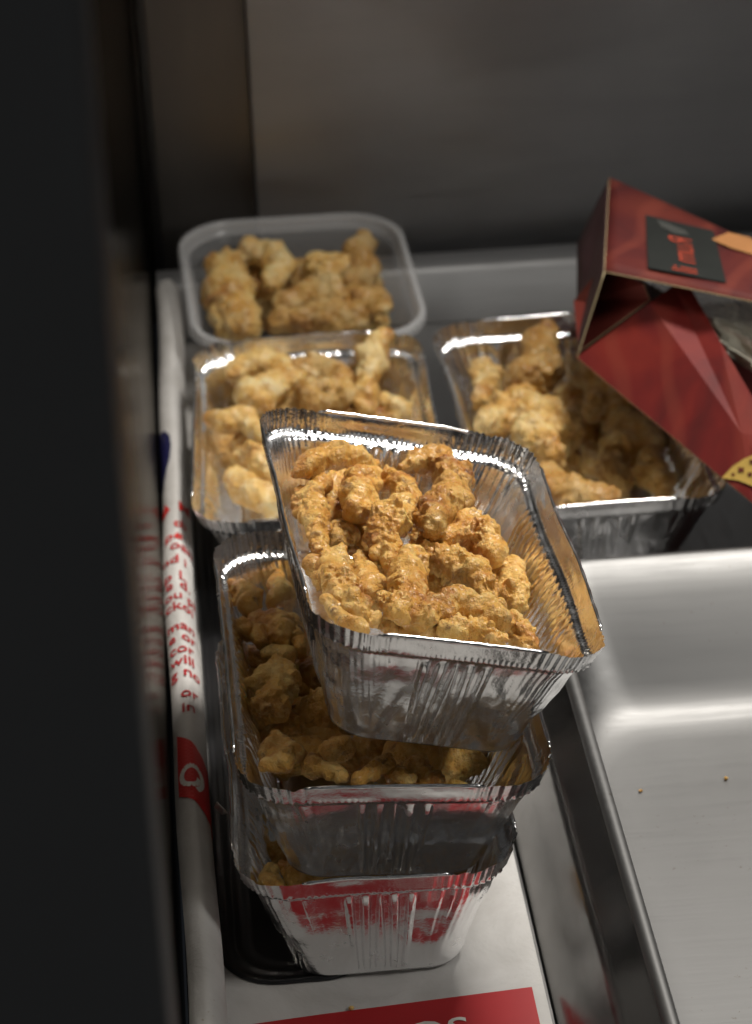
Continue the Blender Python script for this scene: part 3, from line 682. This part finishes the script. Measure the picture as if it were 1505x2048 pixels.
# ------------------------------------------------------------------ red carton
def carton():
    Aq, A2 = at(1155, 715, .090), at(1505, 1005, .062); Bt, B2 = at(1210, 543, .135), at(1505, 603, .135)
    T, T2, T3 = at(1220, 355, .135), at(1420, 400, .135), at(1505, 468, .135)
    eA = A2-Aq; eB = B2-Bt
    A3 = Aq+eA*1.55; B3 = Bt+eB*1.6                      # continue out of the frame
    T4 = T3+(T3-T2)*1.3+np.array((.012, .0, 0))
    base = np.array([(Aq[0]+A3[0])/2, (Aq[1]+A3[1])/2, .058])
    root = tag(empty('carton', Matrix.Translation(base)), 'red printed cardboard carton with torn open end resting on the foil tray', 'box')
    def panel(name, quads, m, thick=.0006, parent=root, mi=None):
        vv = []; ff = []
        for q in quads:
            i = len(vv); vv += [np.array(p_)-base for p_ in q]; ff.append(tuple(range(i, i+len(q))))
        me = mesh(name, vv, ff, False); bm = bmesh.new(); bm.from_mesh(me); bmesh.ops.remove_doubles(bm, verts=bm.verts, dist=.0001); bm.to_mesh(me); bm.free()
        o = link(name, me, m, parent); me.materials.append(mi or M_board); me.materials.append(M_board)
        if thick:
            s = o.modifiers.new('s', 'SOLIDIFY'); s.thickness = thick; s.offset = 0; s.material_offset = 0; s.material_offset_rim = 2
        return o
    def grid_panel(name, P00, P10, P11, P01, bulge, m, nu=14, nv=10, thick=.0007, wob=.0006, seed=0):
        P00, P10, P11, P01 = map(np.array, (P00, P10, P11, P01)); nrm = np.cross(P10-P00, P01-P00); nrm /= np.linalg.norm(nrm); vv = []; ff = []
        for j in range(nv+1):
            for i in range(nu+1):
                u_, v_ = i/nu, j/nv; p_ = P00*(1-u_)*(1-v_)+P10*u_*(1-v_)+P11*u_*v_+P01*(1-u_)*v_
                e = 16*u_*(1-u_)*v_*(1-v_); p_ = p_ + nrm*(bulge[0]*4*v_*(1-v_)+bulge[1]*4*u_*(1-u_)*0 + wob*float(noise([[u_*4+seed, v_*3, seed]])[0])*min(1, e*3))
                vv.append(p_-base)
        for j in range(nv):
            for i in range(nu): a = j*(nu+1)+i; ff.append((a, a+1, a+nu+2, a+nu+1))
        o = link(name, mesh(name, vv, ff), m, root); o.data.materials.append(M_board); o.data.materials.append(M_board)
        s = o.modifiers.new('s', 'SOLIDIFY'); s.thickness = thick; s.offset = 0; s.material_offset_rim = 2
        return o
    dn = np.array((0, 0, -.047)); back = np.array((.0, .0, -.047))
    Tb = at(1156, 486, .100)
    # top panel (upper printed face)
    Tr = T2 + (T3-T2)*1.0
    mid_f = Bt+eB*1.0
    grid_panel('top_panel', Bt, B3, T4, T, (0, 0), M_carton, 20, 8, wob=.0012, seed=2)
    # side panel, bulging
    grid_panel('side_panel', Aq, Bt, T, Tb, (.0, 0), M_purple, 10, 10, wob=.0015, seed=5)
    # bottom panel
    A3b = T4 + np.array((0, 0, -.06))
    grid_panel('bottom_panel', Aq, A3, A3b, Tb, (0, 0), M_carton, 12, 8, seed=9)
    # end panel with its crease: lower half of the open end, notched along the top
    n1, n2, n3, n4, n5 = at(1300, 606, .121), at(1348, 571, .127), at(1385, 580, .127), at(1440, 680, .114), at(1505, 792, .098)
    n6 = n5+(n5-n4)*.8
    crease0 = n1; crease1 = at(1490, 862, .085); crease2 = crease1+(crease1-crease0)*.5
    A15 = Aq*.55+A2*.45
    c_lift = np.array((-.004, -.006, .001))
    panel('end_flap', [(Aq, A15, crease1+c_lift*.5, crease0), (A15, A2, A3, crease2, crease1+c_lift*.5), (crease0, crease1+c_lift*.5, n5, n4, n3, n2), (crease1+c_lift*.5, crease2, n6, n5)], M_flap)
    # dust flap folded inside the end
    d1 = at(1288, 568, .131); d2 = n1+np.array((.001, .004, 0))
    panel('dust_flap', [(Aq+np.array((.002, .005, .001)), d2, d1, Bt+np.array((.004, .03, -.01)), Aq+np.array((.006, .05, .01)))], M_inner)
    # printed label on the top panel, slightly proud of it
    nrm = np.cross(eB, T-Bt); nrm /= np.linalg.norm(nrm)
    if nrm[2] < 0: nrm = -nrm
    def on_top(px, py, h): return at(px, py, .135+h)
    def decal(name, pts, m, h, parent=root):
        vv = [on_top(x, y, h)-base for x, y in pts]; me = mesh(name, vv, [tuple(range(len(vv)))], False)
        if me.polygons[0].normal.z < 0: me.flip_normals()
        return link(name, me, m, parent)
    lab = decal('label', [(1292, 429), (1428, 461), (1454, 565), (1297, 535)], M_label, .0016)
    c0, c1, c2, c3 = [on_top(*q, .0021)-base for q in ((1292, 429), (1428, 461), (1454, 565), (1297, 535))]
    def lab_pt(u_, v_, h=0): return c0*(1-u_)*(1-v_)+c1*u_*(1-v_)+c2*u_*v_+c3*(1-u_)*v_ + np.array((0, 0, h))
    me = text_mesh('Rum il', 1.0); densify(me, .12)
    xsz = max(v.co.x for v in me.vertices)
    for v in me.vertices:                       # lettering runs down the label
        v.co = lab_pt(.62-.40*(v.co.y/.75-.35)*-1*.9 if False else .28+.36*(1-v.co.y/.75), .28+.66*v.co.x/xsz)
    link('label_text', me, M_lred, root)
    me = mesh('label_motif', [lab_pt(u_, v_) for u_, v_ in ((.16, .05), (.30, .06), (.58, .14), (.62, .22), (.40, .24), (.22, .17))], [(0, 1, 2, 3, 4, 5)], False); link('label_motif', me, M_lgrey, root)
    decal('printed_wedge', [(1424, 478), (1458, 464), (1500, 474), (1540, 500), (1540, 530), (1505, 508), (1465, 496)], M_tan, .0017)
    # gold crest on the lower corner of the end panel
    def on_end(px, py, off=.0012):
        d = ray(px, py); nn = np.cross(A2-A15, crease1+c_lift*.5-A15); nn /= np.linalg.norm(nn)
        if nn@d > 0: nn = -nn
        return CAM + d*(((A15-CAM)@nn)/(d@nn)) + nn*off - base
    def edecal(name, pts, m, off):
        me = mesh(name, [on_end(x, y, off) for x, y in pts], [tuple(range(len(pts)))], False); return link(name, me, m, root)
    edecal('printed_crest', [(1446, 957), (1468, 934), (1492, 918), (1525, 905), (1560, 925), (1560, 990), (1530, 985), (1505, 972), (1480, 962)], M_yel, .0010)
    for cx, cy, s in ((1486, 941, 9), (1504, 950, 7), (1508, 925, 8), (1470, 950, 5), (1530, 940, 12)):
        edecal('printed_scroll', [(cx+s*math.cos(a)*(1 if i % 2 else .55), cy+s*.8*math.sin(a)*(1 if i % 2 else .55)) for i, a in enumerate(np.linspace(0, 2*math.pi, 9)[:-1])], M_carton, .0014)
    # crumpled clear bag inside
    vv = []; ff = []; nu, nv = 46, 30
    P00, P10, P11, P01 = at(1300, 612, .118), at(1640, 860, .10), at(1640, 640, .128), at(1300, 566, .131)
    for j in range(nv+1):
        for i in range(nu+1):
            u_, v_ = i/nu, j/nv; p_ = P00*(1-u_)*(1-v_)+P10*u_*(1-v_)+P11*u_*v_+P01*(1-u_)*v_
            q = np.array([[u_*9, v_*5, 3.1]]); q2 = np.array([[u_*17+v_*6, v_*9, 1.7]])
            d = .006*(1-2*abs(float(noise(q)[0])))+.003*(1-2*abs(float(noise(q2)[0])))
            vv.append(p_ + np.array((.004, .016, -.003))+np.array((-.2, -.75, .5))*d*.8 - base)
    for j in range(nv):
        for i in range(nu): a = j*(nu+1)+i; ff.append((a, a+1, a+nu+2, a+nu+1))
    bag = link('plastic_bag', mesh('plastic_bag', [v+base for v in vv], ff, False), M_bag)
    tag(bag, 'crumpled translucent plastic bag inside the open red carton', 'bag')
    return root
carton()

# ------------------------------------------------------------------ crumbs and scraps
def crumb(px, py, z, r_, label, m=M_food, seed=0):
    p_ = at(px, py, z); me = chain_mesh(np.array([[0, 0, r_*.8], [r_*.7, r_*.2, r_*.7]]), np.array([r_, r_*.7]), 900+seed, r_*.3, .35)
    o = link('crumb', me, m); o.location = p_; tag(o, label, 'crumb', 'loose fried crumbs')
crumb(1281, 1585, .0042, .0011, 'loose golden crumb alone on the pan floor', seed=1)
crumb(1452, 1560, .0042, .0010, 'loose golden crumb beside dark flecks on the pan floor', seed=2)
crumb(702, 2020, .0018, .0011, 'tiny brown crumb on the white paper margin', seed=3)
V = [(-.0052, .974, .040), (-.0040, .969, .046), (-.0012, .964, .0455), (.0002, .967, .041), (-.0022, .974, .036)]
sc_ = link('paper_scrap', mesh('paper_scrap', V, [(0, 1, 2, 3, 4)], False), M_paper); s = sc_.modifiers.new('s', 'SOLIDIFY'); s.thickness = .0003
tag(sc_, 'small white scrap sticking out beside the folded paper edge', 'scrap')
